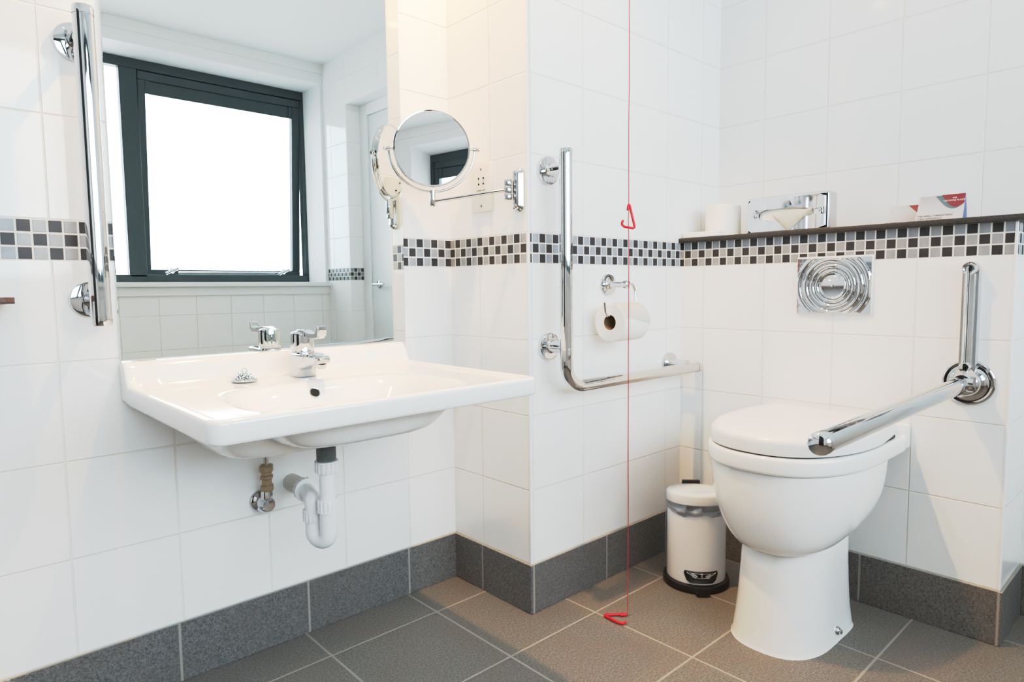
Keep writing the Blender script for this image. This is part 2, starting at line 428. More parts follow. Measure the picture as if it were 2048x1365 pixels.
# ------------------------------------------------------------------ vertical grab rail
def flange(bm, org, axis, r=.036, stub=.06, sr=.0125, dome=.014):
    lathe(bm, [(r, 0), (r, .009), (r-.0012, .0112), (r-.004, .012), (r*.6, .0128), (sr*1.2, .0132), (sr*1.1, .015), (sr, .018), (sr, stub)], org, axis, 48)
GX, GYO = -.906, .08
t = thing('grab_rail', 'straight vertical chrome grab rail left of the wall mirror', 'grab rail', (GX, 0, .80), 'chrome support rails')
bm = BM(); tube(bm, [(GX, -GYO, .826), (GX, -GYO, 1.385)], .0178, 40); finish('tube', bm, CHROME, t)
for z0, z1 in ((.826, .808), (1.385, 1.405)):
    d = 1 if z1 > z0 else -1
    bm = BM(); lathe(bm, [(.0172, 0), (.0172, .0012), (.0183, .0015), (.0183, .013), (.0165, .018), (0, .0185)], (GX, -GYO, z0), (0, 0, d), 40); finish('end_cap', bm, CHROME, t)
for z in (.858, 1.357):
    bm = BM(); flange(bm, (GX-.004, 0, z), (0, -1, 0), stub=GYO); finish('wall_flange', bm, CHROME, t)

# L-shaped rail
LY = -B_-.072; LXX = .064; LZ = .611
t = thing('grab_rail', 'L-shaped chrome grab rail on the narrow wall beside the toilet', 'grab rail', (LXX, -B_, LZ), 'chrome support rails')
bm = BM(); tube(bm, fillet([(LXX, LY, 1.203), (LXX, LY, LZ), (.672, LY, LZ)], .062, 14), .0168, 40); finish('tube', bm, CHROME, t)
for p, d in (((LXX, LY, 1.203), (0, 0, 1)), ((.672, LY, LZ), (1, 0, 0))):
    bm = BM(); lathe(bm, [(.0162, 0), (.0162, .0012), (.0172, .0015), (.0172, .014), (.0155, .0185), (0, .019)], p, d, 40); finish('end_cap', bm, CHROME, t)
for p in ((LXX+.004, -B_, 1.175), (LXX+.004, -B_, .716), (.628, -B_, .622)):
    bm = BM(); flange(bm, p, (0, -1, 0), .0365, .072, .0155); finish('wall_flange', bm, CHROME, t)

# small granite shelf at the left
bm = BM(); prism(bm, [(x, y, .8535) for x, y in rrect(-1.345, -.0625, .305, .0625, .022)], (0, 0, .0115)); bmesh.ops.bevel(bm, geom=[e for e in bm.edges if abs(e.verts[0].co.z-e.verts[1].co.z) < 1e-5], offset=.003, segments=2, affect='EDGES')
tag(finish('wall_shelf', bm, GRANITE2, origin=(-1.3, 0, .8535)), 'thin reddish granite wall shelf with rounded end at the left edge', 'shelf')

# ------------------------------------------------------------------ basin
BX0, BX1, BYF, RIM = -.866, -.186, -.553, .681
bcx, bcy = (BX0+BX1)/2, BYF/2; bhx, bhy = (BX1-BX0)/2, -BYF/2
KX, KY, KA, KB, KD = -.53, -.345, .235, .172, .072
def plan(inset, n=14):
    """rounded outline; small radii at the wall, larger at the front"""
    out = []
    hx, hy = bhx-inset, bhy-inset*.5; cy = bcy-inset*.5+0  # keep the back on the wall
    x0, x1, yf, yb = BX0+inset, BX1-inset, BYF+inset, -.0005
    rf, rb = max(.024-inset*.6, .008), .004
    M = 26
    def seg(a, b, m): return [(a[0]+(b[0]-a[0])*k/m, a[1]+(b[1]-a[1])*k/m) for k in range(m)]
    def arc(c, r, a0, a1, m): return [(c[0]+r*math.cos(a0+(a1-a0)*k/m), c[1]+r*math.sin(a0+(a1-a0)*k/m)) for k in range(m)]
    out += seg((x0+rf, yf), (x1-rf, yf), 40)
    out += arc((x1-rf, yf+rf), rf, -PI/2, 0, 8)
    out += seg((x1, yf+rf), (x1, yb-rb), 48)
    out += arc((x1-rb, yb-rb), rb, 0, PI/2, 3)
    out += seg((x1-rb, yb), (x0+rb, yb), 40)
    out += arc((x0+rb, yb-rb), rb, PI/2, PI, 3)
    out += seg((x0, yb-rb), (x0, yf+rf), 48)
    out += arc((x0+rf, yf+rf), rf, PI, 1.5*PI, 8)
    return out
def ups(y): return sstep(-.058, -.026, y)
def ht(x, y, deck=1.0):
    d = (abs((x-KX)/KA)**3.6+abs((y-KY)/KB)**3.6)**(1/3.6)
    bowl = KD*(1-sstep(.6, 1.02, d))
    slope = .005*(1-sstep(.9, 1.6, d))
    return RIM+.047*ups(y)-deck*(.0065*(1-ups(y)))-bowl-slope
def top(x, y, i):
    k = sstep(.012, .024, i); e = math.sqrt(max(0, 1-(1-min(1, i/.008))**2))
    base = RIM+.047*ups(y)
    return (base-.008*(1-e)) if i < .012 else (1-k)*base+k*ht(x, y)
bm = BM(); secs = []
secs.append([(x, y, .6405+.004*ups(y)) for x, y in plan(.008)])
secs.append([(x, y, .643+.004*ups(y)) for x, y in plan(.002)])
secs.append([(x, y, .648+.004*ups(y)) for x, y in plan(0)])
for i in (0, .001, .0025, .005, .008, .012, .015, .018, .021, .024): secs.append([(x, y, top(x, y, i)) for x, y in plan(i)])
inner = plan(.024)
for k in range(1, 46):
    s = 1-k/46
    secs.append([((KX+(x-KX)*s), (KY+(y-KY)*s), ht(KX+(x-KX)*s, KY+(y-KY)*s)) for x, y in inner])
def under(x, y):
    d = (abs((x+.537)/.272)**5+abs((y+.185)/.182)**5)**.2
    return min(.6405-.086*(1-sstep(.78, 1.0, d)), ht(x, y)-.014)
lo = plan(.012); low = []
for k in range(0, 30):
    s = 1-k/30; low.append([(KX+(x-KX)*s, KY+(y-KY)*s, under(KX+(x-KX)*s, KY+(y-KY)*s)) for x, y in lo])
loft(bm, low[::-1]+secs, True, True)
bt = thing('wash_basin', 'wide white ceramic wash basin on the wall below the mirror', 'basin', (KX, 0, .64))
finish('bowl', bm, CERAMIC, bt, smooth=60)
# overflow hole in the back slope of the bowl
OX = -.532; oy = KY+KB*.86
oz = ht(OX, oy); gy = (ht(OX, oy+.002)-ht(OX, oy-.002))/.004; on = V((0, -gy, 1)).normalized()
bm = BM(); lathe(bm, [(.0105, -.004), (.0105, .0015), (.012, .0022), (.0125, .0005)], (OX, oy, oz), on, 28)
ov = finish('overflow_ring', bm, CHROME, bt)
bm = BM(); lathe(bm, [(.0104, .0005), (.0104, .0009), (0, .001)], (OX, oy, oz), on, 28); finish('overflow_hole', bm, DARKHOLE, ov)
wz = ht(KX, KY)
bm = BM(); lathe(bm, [(.034, -.001), (.033, .0025), (.022, .003), (.02, .0005), (0, .0005)], (KX, KY, wz), (0, 0, 1), 32); finish('waste_ring', bm, CHROME, bt)

# mixer tap
TX, TY = -.512, -.098; TZ = ht(TX, TY)
t = thing('mixer_tap', 'chrome single lever mixer tap standing at the back of the basin', 'tap', (TX, TY, TZ))
bm = BM(); secs = []
for z, hx, yf, yb in ((0, .0275, -.028, .027), (.002, .0285, -.029, .028), (.02, .0265, -.03, .0265), (.034, .0262, -.045, .026), (.043, .026, -.07, .026), (.051, .0258, -.075, .026), (.054, .0245, -.074, .0245)):
    secs.append([(TX+x, TY+(yb+yf)/2+y, TZ+z) for x, y in rrect(0, 0, hx, (yb-yf)/2, .0225, 8)])
loft(bm, secs); 
finish('tap_body', bm, CHROME, t, smooth=50)
bm = BM(); secs = []
for s, hw, zt, zb in ((-.015, .0235, .0535, .012), (-.04, .0215, .0537, .019), (-.065, .0195, .0537, .027), (-.085, .018, .0535, .0325), (-.1, .0168, .0525, .0345), (-.109, .0145, .0505, .0365), (-.113, .011, .048, .0395)):
    secs.append([(TX+x, TY+s, TZ+(zt+zb)/2+z) for x, z in rrect(0, 0, hw, (zt-zb)/2, min(hw, (zt-zb)/2)*.55, 6)])
loft(bm, secs); finish('spout', bm, CHROME, t, smooth=50)
bm = BM(); lathe(bm, [(.0125, .0), (.0125, -.008), (.0115, -.0105), (0, -.0105)], (TX, TY-.093, TZ+.036), (0, -.25, 1), 28); finish('aerator', bm, CHROME2, t)
bm = BM(); lathe(bm, [(.0265, .054), (.0268, .0565), (.0255, .058), (.0262, .062), (.0262, .094), (.0255, .099), (.021, .1025), (0, .104)], (TX, TY, TZ), (0, -.03, 1), 40); finish('cartridge_housing', bm, CHROME, t)
bm = BM()
lp = [(.022, .0985), (.021, .1035), (0, .108), (-.02, .1075), (-.055, .1005), (-.084, .0985), (-.092, .1015), (-.0965, .109), (-.0985, .1175), (-.102, .1195), (-.1065, .1175), (-.1065, .107), (-.103, .0975), (-.095, .0915), (-.08, .0895), (-.05, .091), (-.02, .0965)]
prism(bm, [(TX-.0105, TY+y, TZ+z) for y, z in lp], (.021, 0, 0))
bmesh.ops.bevel(bm, geom=[e for e in bm.edges if abs(e.verts[0].co.x-e.verts[1].co.x) < 1e-6], offset=.0022, segments=3, affect='EDGES')
finish('lever', bm, CHROME, t, smooth=60)

# plug lying on the deck
PX, PY = -.648, -.1; PZ = ht(PX, PY)+.0012
t = thing('basin_plug', 'chrome basin plug with heaped ball chain left of the tap', 'plug', (PX, PY, PZ))
bm = BM(); lathe(bm, [(.0265, 0), (.028, .001), (.0285, .003), (.027, .0045), (.019, .007), (.011, .0125), (.0, .0145)], (PX, PY, PZ), (0, 0, 1), 36); finish('plug_body', bm, CHROME, t)
bm = BM(); lathe(bm, [(.0045, .012), (.006, .016), (.0045, .0205), (0, .0215)], (PX, PY, PZ), (0, 0, 1), 16); tube(bm, [(PX+.006*math.cos(a), PY-.003, PZ+.022+.006*math.sin(a)) for a in [k*2*PI/14 for k in range(14)]], .0011, 6, closed=True); finish('plug_loop', bm, CHROME, t)
bm = BM()
for k in range(64):
    a = k*.36; rr = .021-.012*(k/64); z = PZ+.0078+.011*(k/64)+.0022*math.sin(k*1.7)
    bmesh.ops.create_icosphere(bm, subdivisions=1, radius=.0021, matrix=Matrix.Translation((PX+rr*math.cos(a), PY+rr*math.sin(a), z)))
finish('ball_chain', bm, CHROME, t)

# ------------------------------------------------------------------ trap under the basin
UX, UY = -.536, -.25
t = thing('waste_trap', 'white plastic P-trap waste pipe under the basin', 'waste pipe', (UX, UY, .31))
zb = under(UX, UY)
bm = BM(); prof = [(.03, zb+.003), (.027, zb-.004), (.025, zb-.008), (.021, zb-.009)]; z = zb-.009
while z > .508: prof += [(.021, z), (.0195, z-.0015)]; z -= .003
lathe(bm, prof+[(.019, .500)], (UX, UY, 0), (0, 0, 1), 28); finish('threaded_tail', bm, GALV, t)
def nut(bm, org, axis, r, h, ribs=16, flare=.0015):
    ax = V(axis).normalized()
    lathe(bm, [(r*.8, 0), (r+flare, 0), (r+flare, h*.12), (r, h*.16), (r, h*.92), (r-.0015, h), (r*.8, h)], org, axis, 32)
    ref = V((0, 0, 1)) if abs(ax.z) < .9 else V((1, 0, 0)); e1 = (ref-ax*ref.dot(ax)).normalized(); e2 = ax.cross(e1)
    for k in range(ribs):
        a = 2*PI*k/ribs; d = e1*math.cos(a)+e2*math.sin(a); s = ax.cross(d)
        c = V(org)+d*(r+.0005)
        prism(bm, [c+s*.0012-d*.001+ax*h*.14, c+s*.0012+d*.001+ax*h*.14, c-s*.0012+d*.001+ax*h*.14, c-s*.0012-d*.001+ax*h*.14], ax*h*.8)
bm = BM(); nut(bm, (UX, UY, .505), (0, 0, -1), .0235, .026); finish('compression_nut', bm, PLASTIC, t)
bm = BM(); tube(bm, [(UX, UY, .482), (UX, UY, .395)], .0165, 32); finish('inlet_pipe', bm, PLASTIC, t)
bm = BM(); nut(bm, (UX, UY, .392), (0, 0, 1), .0215, .029); finish('compression_nut', bm, PLASTIC, t)
LX2, LY2 = -.552, -.211                               # rising leg
bm = BM()
mid = V(((UX+LX2)/2, (UY+LY2)/2, 0)); hd = V((LX2-UX, LY2-UY, 0)); hr = hd.length/2; hd.normalize()
pts = [(UX, UY, .394), (UX, UY, .348)]+[tuple(mid+V((0, 0, .345))-hd*hr*math.cos(a)+V((0, 0, -hr*math.sin(a)*.95))) for a in [PI*k/14 for k in range(1, 14)]]+[(LX2, LY2, .348), (LX2, LY2, .372)]
tube(bm, pts, .0185, 28, radii=[.0188]*2+[.0185]*13+[.0175]*2); finish('u_bend', bm, PLASTIC, t, smooth=60)
bm = BM(); nut(bm, (LX2, LY2, .392), (0, 0, -1), .021, .026); finish('compression_nut', bm, PLASTIC, t)
EZ = .414
bm = BM(); tube(bm, fillet([(LX2, LY2, .385), (LX2, LY2, EZ), (-.512, -.085, EZ-.008)], .024, 10), .0175, 28); finish('elbow', bm, PLASTIC, t, smooth=60)
dd = V((-.508, 0, .398))-V((-.525, -.115, EZ-.006)); dd.normalize()
e0 = V((-.5245, -.125, EZ-.006))
bm = BM(); nut(bm, e0, dd, .0255, .03, 18, .0025); finish('compression_nut', bm, PLASTIC, t)
bm = BM(); tube(bm, [e0+dd*.02, V((-.508, -.001, .398))], .0215, 32); finish('outlet_pipe', bm, PLASTIC2, t)

# supply valve
SX = -.586
t = thing('supply_valve', 'chrome isolating valve with brass fitting and hose under the basin', 'valve', (SX, 0, .37))
bm = BM(); lathe(bm, [(.027, 0), (.0268, .003), (.022, .009), (.012, .014), (.0095, .015), (.0095, .05)], (SX, 0, .369), (0, -1, 0), 36); finish('wall_flange', bm, CHROME, t)
bm = BM(); lathe(bm, [(.0165, .014), (.0175, .018), (.0175, .044), (.0145, .048), (.0145, .052), (.008, .053), (0, .053)], (SX, 0, .369), (0, -1, 0), 24); lathe(bm, [(.0135, 0), (.0135, .026), (.012, .03), (.012, .036)], (SX+.002, -.035, .369), (0, 0, 1), 24); lathe(bm, [(.011, 0), (.011, .018), (.007, .02), (0, .02)], (SX-.002, -.035, .369), (-.6, -.3, -.6), 20); finish('valve_body', bm, CHROME2, t)
bm = BM(); lathe(bm, [(.012, .4), (.0155, .402), (.0155, .414), (.012, .417), (.0115, .428), (.0155, .431), (.0155, .437), (.0125, .439), (.0125, .446), (.0165, .448), (.0165, .461), (.013, .464), (.006, .464)], (SX+.003, -.037, 0), (0, 0, 1), 6); finish('brass_fitting', bm, BRASS, t, smooth=20)
bm = BM(); tube(bm, fillet([(SX+.003, -.037, .46), (SX+.004, -.04, .53), (SX+.03, -.06, .575), (SX+.06, -.07, .605)], .08, 8), .0062, 14); finish('flexible_hose', bm, CHROME2, t)

# ------------------------------------------------------------------ shaver socket
t = thing('shaver_socket', 'cream double shaver socket plate behind the magnifying mirror arm', 'socket', (0, -.154, 1.08))
bm = BM(); box(bm, (-.009, -.1965, 1.081), (0, -.1115, 1.2105), .002, 2); finish('cover_plate', bm, PLATEP, t)
for y, z in ((-.154, 1.195), (-.154, 1.0965)):
    bm = BM(); lathe(bm, [(.0032, 0), (.0032, .0008), (0, .001)], (-.009, y, z), (-1, 0, 0), 14); finish('screw', bm, GALV, t)
bm = BM()
for y in (-.144, -.164):
    for z, r in ((1.171, .0031), (1.164, .0012), (1.156, .0031)): lathe(bm, [(r, 0), (r, .0006), (0, .0006)], (-.009, y, z), (-1, 0, 0), 14)
finish('socket_holes', bm, DARKHOLE, t)
text_mesh('lettering', 'SHAVERS ONLY', .0052, frame_mtx((-.0092, -.154, 1.137), (0, -1, 0), (0, 0, 1)), INK, t, 'CENTER')

# ------------------------------------------------------------------ magnifying mirror on its arm
MC = V((-.139, -.109, 1.2395)); MN = V((-.566, -.823, .052)).normalized()
mh = MN.cross(V((0, 0, 1))).normalized()*-1; mu = MN.cross(mh); 
if mu.z < 0: mu = -mu
t = thing('magnifying_mirror', 'round chrome magnifying mirror on a swing arm beside the wall mirror', 'mirror', (-.03, -.297, 1.12))
bm = BM(); lathe(bm, [(.0955, .0075), (.0965, .0095), (.0995, .0098), (.1005, .008), (.1005, -.008), (.0995, -.0098), (.0965, -.0095), (.0955, -.0075)], MC, MN, 72); bmesh.ops.delete(bm, geom=[f for f in bm.faces if len(f.verts) > 8], context='FACES_ONLY')
fr = finish('mirror_rim', bm, CHROME, t)
bm = BM(); lathe(bm, [(.0962, .0078), (.0962, .0082), (0, .0082)], MC, MN, 72); finish('mirror_glass', bm, CLEARMIR, fr, smooth=0)
bm = BM(); lathe(bm, [(.0962, -.0078), (.0962, -.0082), (0, -.0082)], MC, MN, 72); finish('back_glass', bm, CLEARMIR, fr, smooth=0)
bm = BM(); tube(bm, [MC+mh*.112*math.cos(a)+mu*.112*math.sin(a) for a in [PI+PI*k/48 for k in range(49)]], .0034, 12); finish('yoke', bm, CHROME, t, smooth=60)
for s in (-1, 1):
    bm = BM(); lathe(bm, [(.003, .099), (.003, .108), (.006, .109), (.006, .116), (.004, .118), (.0055, .121), (.0045, .126), (0, .127)], MC, mh*s, 16); finish('pivot_knob', bm, CHROME, t)
pb = MC-mu*.112
bm = BM(); lathe(bm, [(.0072, .004), (.0075, 0), (.0075, -.012), (.0068, -.0125), (.0068, -.014), (.0078, -.0145), (.0078, -.036), (.006, -.039), (0, -.039)], pb, (0, 0, 1), 20); finish('post', bm, CHROME, t)
HG = V((-.03, -.286, 1.123))
bm = BM(); tube(bm, [V((pb.x, pb.y, pb.z-.026)), V((HG.x, HG.y, HG.z))], .0044, 14); finish('swing_arm', bm, CHROME, t)
bm = BM()
for z0, z1 in ((1.0965, 1.1135), (1.114, 1.1315), (1.132, 1.1485)): lathe(bm, [(.0095, z0), (.0102, z0+.001), (.0102, z1-.001), (.0095, z1)], (HG.x, HG.y, 0), (0, 0, 1), 24)
finish('hinge_barrel', bm, CHROME, t)
bm = BM(); secs = []
for dx, hy, hz in ((0, .0185, .057), (-.007, .0185, .057), (-.010, .0165, .055), (-.012, .0145, .053), (-.0165, .0135, .051), (-.019, .011, .048)):
    secs.append([(dx, y, z) for y, z in rrect(-.299, 1.1225, hy, hz, min(.016, hy*.9), 8)])
loft(bm, secs); bp = finish('wall_bracket', bm, CHROME, t, smooth=50)
for z in (1.082, 1.165):
    bm = BM(); lathe(bm, [(.0055, .018), (.0055, .0205), (.004, .0215), (0, .0215)], (0, -.2995, z), (-1, 0, 0), 16); finish('bracket_screw', bm, CHROME2, bp)

# ------------------------------------------------------------------ paper holder and roll
RXL, RYC, RZC = .232, -B_-.078, .7745
t = thing('toilet_roll_holder', 'chrome wire toilet roll holder on the niche wall', 'toilet roll holder', (.316, -B_, .878))
bm = BM(); lathe(bm, [(.032, 0), (.032, .005), (.0305, .008), (.015, .009), (.012, .011), (.0085, .02), (.008, .058), (.0105, .06), (.0115, .068), (.0105, .076), (.006, .079), (0, .079)], (.316, -B_, .878), (0, -1, 0), 36); finish('wall_flange', bm, CHROME, t)
HY = -B_-.069
bm = BM(); tube(bm, fillet([(.318, HY, .879), (.346, HY, .879), (.354, HY-.002, .86), (.354, RYC, RZC+.0165), (.33, RYC, RZC+.0165), (.222, RYC, RZC+.0165), (.212, RYC-.001, RZC+.03), (.205, RYC-.003, RZC+.056)], .012, 6), .0034, 12); finish('wire_arm', bm, CHROME, t, smooth=60)
def roll(name, org, axis, r, ri, w, label, group=None):
    ax = V(axis)
    rt = thing(name, label, 'toilet roll', org, group)
    prof = [(ri, 0), (r-.002, 0), (r, .002), (r, w-.002), (r-.002, w), (ri, w)]
    b = BM(); lathe(b, prof, org, axis, 56); bmesh.ops.delete(b, geom=[f for f in b.faces if len(f.verts) > 8], context='FACES_ONLY')
    finish('paper', b, TISSUE, rt)
    b = BM(); lathe(b, [(ri, .0005), (ri, w-.0005), (ri-.0012, w-.0005), (ri-.0012, .0005), (ri, .0005)], org, axis, 40); bmesh.ops.delete(b, geom=[f for f in b.faces if len(f.verts) > 8], context='FACES_ONLY')
    finish('cardboard_core', b, CARDB, rt)
    return rt
rl = roll('toilet_roll', (RXL, RYC, RZC), (1, 0, 0), .0535, .0208, .112, 'part used white toilet roll hanging on the wire holder')
bm = BM(); secs = []
for x in (RXL+.001, RXL+.03, RXL+.07, RXL+.111):
    cut = .35+(.35 if x > RXL+.05 else 0)*(x-RXL-.03)/.08
    ring = [(x, RYC-.0542*math.sin(a), RZC+.0542*math.cos(a)) for a in [-.6+(cut+1.0+.6)*k/20 for k in range(21)]]
    secs.append(ring)
vs = [[bm.verts.new(p) for p in s] for s in secs]
for a, b in zip(vs, vs[1:]):
    for k in range(20): bm.faces.new((a[k], a[k+1], b[k+1], b[k]))
bmesh.ops.solidify(bm, geom=bm.faces[:], thickness=.0006)
finish('loose_sheet', bm, TISSUE, rl)

# ------------------------------------------------------------------ emergency pull cord
QX, QY = .1915, -.5
t = thing('pull_cord', 'red emergency pull cord hanging from the ceiling with triangle handles', 'pull cord', (QX, QY, 0))
bm = BM(); lathe(bm, [(.04, 0), (.04, -.02), (.03, -.028), (.006, -.03), (0, -.03)], (QX, QY, CEIL), (0, 0, 1), 32); finish('ceiling_switch', bm, PLASTIC, t)
bm = BM(); pts = []
for k in range(90):
    z = CEIL-.03-(CEIL-.03-.03)*k/89
    w = .0022*math.sin(z*9)+.0014*math.sin(z*23+1)
    if 1.0 < z < 1.075: w -= .007*math.sin((1.075-z)/.075*PI)
    low = sstep(.16, .03, z)
    pts.append((QX+.0015*(2-z)+w-low*.018, QY+w*.6-low*.012, z))
pts += [(QX-.016, QY-.014, .016), (QX-.019, QY-.015, .0085)]
tube(bm, pts, .0011, 8); finish('cord', bm, REDCORD, t)
def tri(pts, r, name):
    b = BM(); p = fillet(pts, .005, 5); tube(b, p, r, 12)
    for e in (p[0], p[-1]): bmesh.ops.create_uvsphere(b, u_segments=10, v_segments=8, radius=r*1.05, matrix=Matrix.Translation(e))
    return finish(name, b, RED, t, smooth=60)
rr_ = V((.737, -.675, 0)); hz = 1.083
hp = V((QX+.0013, QY, 0))
tri([hp-rr_*.003+V((0, 0, hz-.0135)), hp+V((0, 0, hz+.005)), hp+rr_*.0165+V((0, 0, hz-.063)), hp-rr_*.0115+V((0, 0, hz-.0575)), hp-rr_*.0185+V((0, 0, hz-.051)), hp-rr_*.0155+V((0, 0, hz-.043))], .0034, 'handle')
f0 = .0042
tri([(.158, -.505, f0), (.174, -.515, f0), (.168, -.508, f0), (.1245, -.4715, f0), (.1215, -.522, f0), (.127, -.537, f0), (.135, -.536, f0)], .0038, 'handle')

# ------------------------------------------------------------------ granite shelf over the boxing and what stands on it
SZ = 1.0268
bm = BM(); box(bm, (.6795, -1.232, M1-.001), (RX, -B_, SZ), .0025, 2)
tag(finish('granite_shelf', bm, GRANITE, origin=(.8, -.8, M1)), 'long dark granite shelf on top of the tiled boxing behind the toilet', 'shelf')
bm = BM(); box(bm, (.690, -.468, SZ), (.728, -.3365, SZ+.009), .003, 2); box(bm, (.6925, -.466, SZ+.0085), (.728, -.338, SZ+.0175), .003, 2)
tag(finish('paper_packet', bm, PAPER, origin=(.71, -.40, SZ)), 'flat folded white packet lying in front of the spare toilet roll', 'packet')
roll('toilet_roll', (.79, -.425, SZ), (0, 0, 1), .0555, .0205, .103, 'full spare toilet roll standing upright on the granite shelf')

# tissue box lying on its long side
t = thing('tissue_box', 'polished chrome tissue box standing on edge on the granite shelf', 'tissue box', (.785, -.648, SZ))
TY0, TY1, TZ1, TXF, TXB = -.772, -.522, 1.1395, .756, .812
bm = BM(); secs = []
for dx, i, r in ((0, .008, .004), (.0012, .0035, .006), (.0045, .0008, .008), (.009, 0, .009), (TXB-TXF, 0, .009)):
    secs.append([(TXF+dx, y, z) for y, z in rrect((TY0+TY1)/2, (SZ+TZ1)/2, (TY1-TY0)/2-i, (TZ1-SZ)/2-i, r, 6)])
loft(bm, secs, cap0=False)
# front face with the keyhole slot
slot = [(math.cos(a), math.sin(a)) for a in [2*PI*k/48 for k in range(48)]]
scy, scz = -.648, 1.083
fy, fz = (TY0+TY1)/2, (SZ+TZ1)/2
def slotpt(k, s=1.0):
    c, q = slot[k]; e = 2.6
    return (scy+math.copysign(abs(c)**(2/e), c)*.082*s, scz+math.copysign(abs(q)**(2/e), q)*.0165*s*(1+.25*c))
def frontpt(k, d):
    y, z = slotpt(k); ang = math.atan2(z-fz, y-fy)
    hx, hz_ = (TY1-TY0)/2-.008, (TZ1-SZ)/2-.008
    s = min(hx/max(1e-6, abs(math.cos(ang))), hz_/max(1e-6, abs(math.sin(ang))))
    return (TXF, fy+s*math.cos(ang), fz+s*math.sin(ang))
ring0 = [bm.verts.new(frontpt(k, 0)) for k in range(48)]
ring1 = [bm.verts.new((TXF, *slotpt(k, 1.06))) for k in range(48)]
ring2 = [bm.verts.new((TXF+.0015, *slotpt(k, 1.0))) for k in range(48)]
ring3 = [bm.verts.new((TXF+.009, *slotpt(k, .985))) for k in range(48)]
for a, b in ((ring0, ring1), (ring1, ring2), (ring2, ring3)):
    for k in range(48): bm.faces.new((a[k], a[(k+1) % 48], b[(k+1) % 48], b[k]))
finish('box_cover', bm, CHROME, t, smooth=35)
bm = BM(); bm.faces.new([bm.verts.new((TXF+.0085, *slotpt(k, .99))) for k in range(48)]); finish('tissue_stack', bm, TISSUE, t, smooth=0)
bm = BM(); N = 26
g = []
for i in range(N+1):
    u = i/N
    y = scy+.04-.118*u
    row = []
    for j in range(7):
        v = j/6
        depth = .0145-.006*abs(.5-u)
        drop = .054*(1-abs(u-.42)/.58)**1.0 if u > .42 else .054*(u/.42)**.7
        row.append(bm.verts.new((TXF+.004-.010*math.sin(v*PI*.75)-.002*math.sin(u*14+v*3), y, scz+.010+.004*(u-.5)-drop*v-.006*v)))
    g.append(row)
for a, b in zip(g, g[1:]):
    for j in range(6): bm.faces.new((a[j], a[j+1], b[j+1], b[j]))
bmesh.ops.solidify(bm, geom=bm.faces[:], thickness=.0006)
finish('tissue', bm, TISSUE, t, smooth=60)

# tent cards
def card(y0, y1, h, x, lean, label, lines, size, big):
    t = thing('tent_card', label, 'card', (x, (y0+y1)/2, SZ), 'folded cards on the granite shelf')
    dp = .024
    f0, f1, ap0, ap1 = V((x-dp, y0, SZ)), V((x-dp, y1, SZ)), V((x, y0+lean, SZ+h)), V((x, y1+lean*.2, SZ+h))
    b0, b1 = V((x+dp, y0, SZ)), V((x+dp, y1, SZ))
    up = (ap1-f1).normalized(); rt = (f1-f0).normalized(); nn = rt.cross(up)
    if nn.x > 0: nn = -nn
    bm = BM(); q = [bm.verts.new(p) for p in (f0, f1, ap1, ap0, b0, b1)]
    bm.faces.new((q[0], q[1], q[2], q[3])); bm.faces.new((q[3], q[2], q[5], q[4])).material_index = 1
    bmesh.ops.solidify(bm, geom=bm.faces[:], thickness=.0005)
    finish('folded_sheet', bm, [PAPER, PAPERB], t, smooth=0)
    def at(u, v, lift=.0009): return f0+rt*u+up*v+nn*lift
    W = (f1-f0).length; Hh = (ap1-f1).length
    bm = BM()
    if big:
        arc = [(W*.995, Hh*.995), (W*.435, Hh*.995)]+[(W*(.435+.56*k/12), Hh*(.995-.50*math.sin(min(1, k/9)*PI/2)+(.12*((k-9)/3)**2 if k > 9 else 0))) for k in range(1, 13)]
        prism(bm, [at(a-.006, b-.0012, .0008) for a, b in arc], nn*.00005); finish('teal_swoosh', bm, TEALP, t, smooth=0)
        bm = BM(); arc2 = [(W*.995, Hh*.995), (W*.50, Hh*.995)]+[(W*(.50+.495*k/12), Hh*(.995-.47*math.sin(min(1, k/8)*PI/2)+(.14*((k-8)/4)**2 if k > 8 else 0))) for k in range(1, 13)]
        prism(bm, [at(a, b, .001) for a, b in arc2], nn*.00005); finish('maroon_swoosh', bm, MAROON, t, smooth=0)
        text_mesh('lettering', 'CROWNE PLAZA', .0062, frame_mtx(at(W*.785, Hh*.745, .0013), rt, up), WHITEP, t, 'CENTER', .00005)
        bm = BM()
        for k in (-1, 0, 1): prism(bm, [at(W*.785+k*.003+dx, Hh*.84+dz, .0013) for dx, dz in ((-.0012, 0), (.0012, 0), (0, .0045))], nn*.00005)
        finish('crest', bm, WHITEP, t, smooth=0)
    else:
        prism(bm, [at(a, b, .001) for a, b in ((W*.56, Hh*.985), (W*.985, Hh*.985), (W*.985, Hh*.35))], nn*.00005); finish('maroon_swoosh', bm, MAROON, t, smooth=0)
    for i, s in enumerate(lines):
        text_mesh('lettering', s, size, frame_mtx(at(W*.035, Hh*(.235 if big else .135)-i*size*1.15, .0011), rt, up), INK, t, 'LEFT', .00005)
card(-.9815, -1.087, .072, .805, -.004, 'larger white folded card with a maroon swoosh and dark lettering', ['THE SMALL THINGS MAKE', 'A BIG DIFFERENCE'], .0068, True)
card(-.8965, -.992, .056, .83, -.012, 'smaller white folded card half hidden behind the larger card', ['HOUSEKEEPING &', 'MAINTENANCE'], .0056, False)

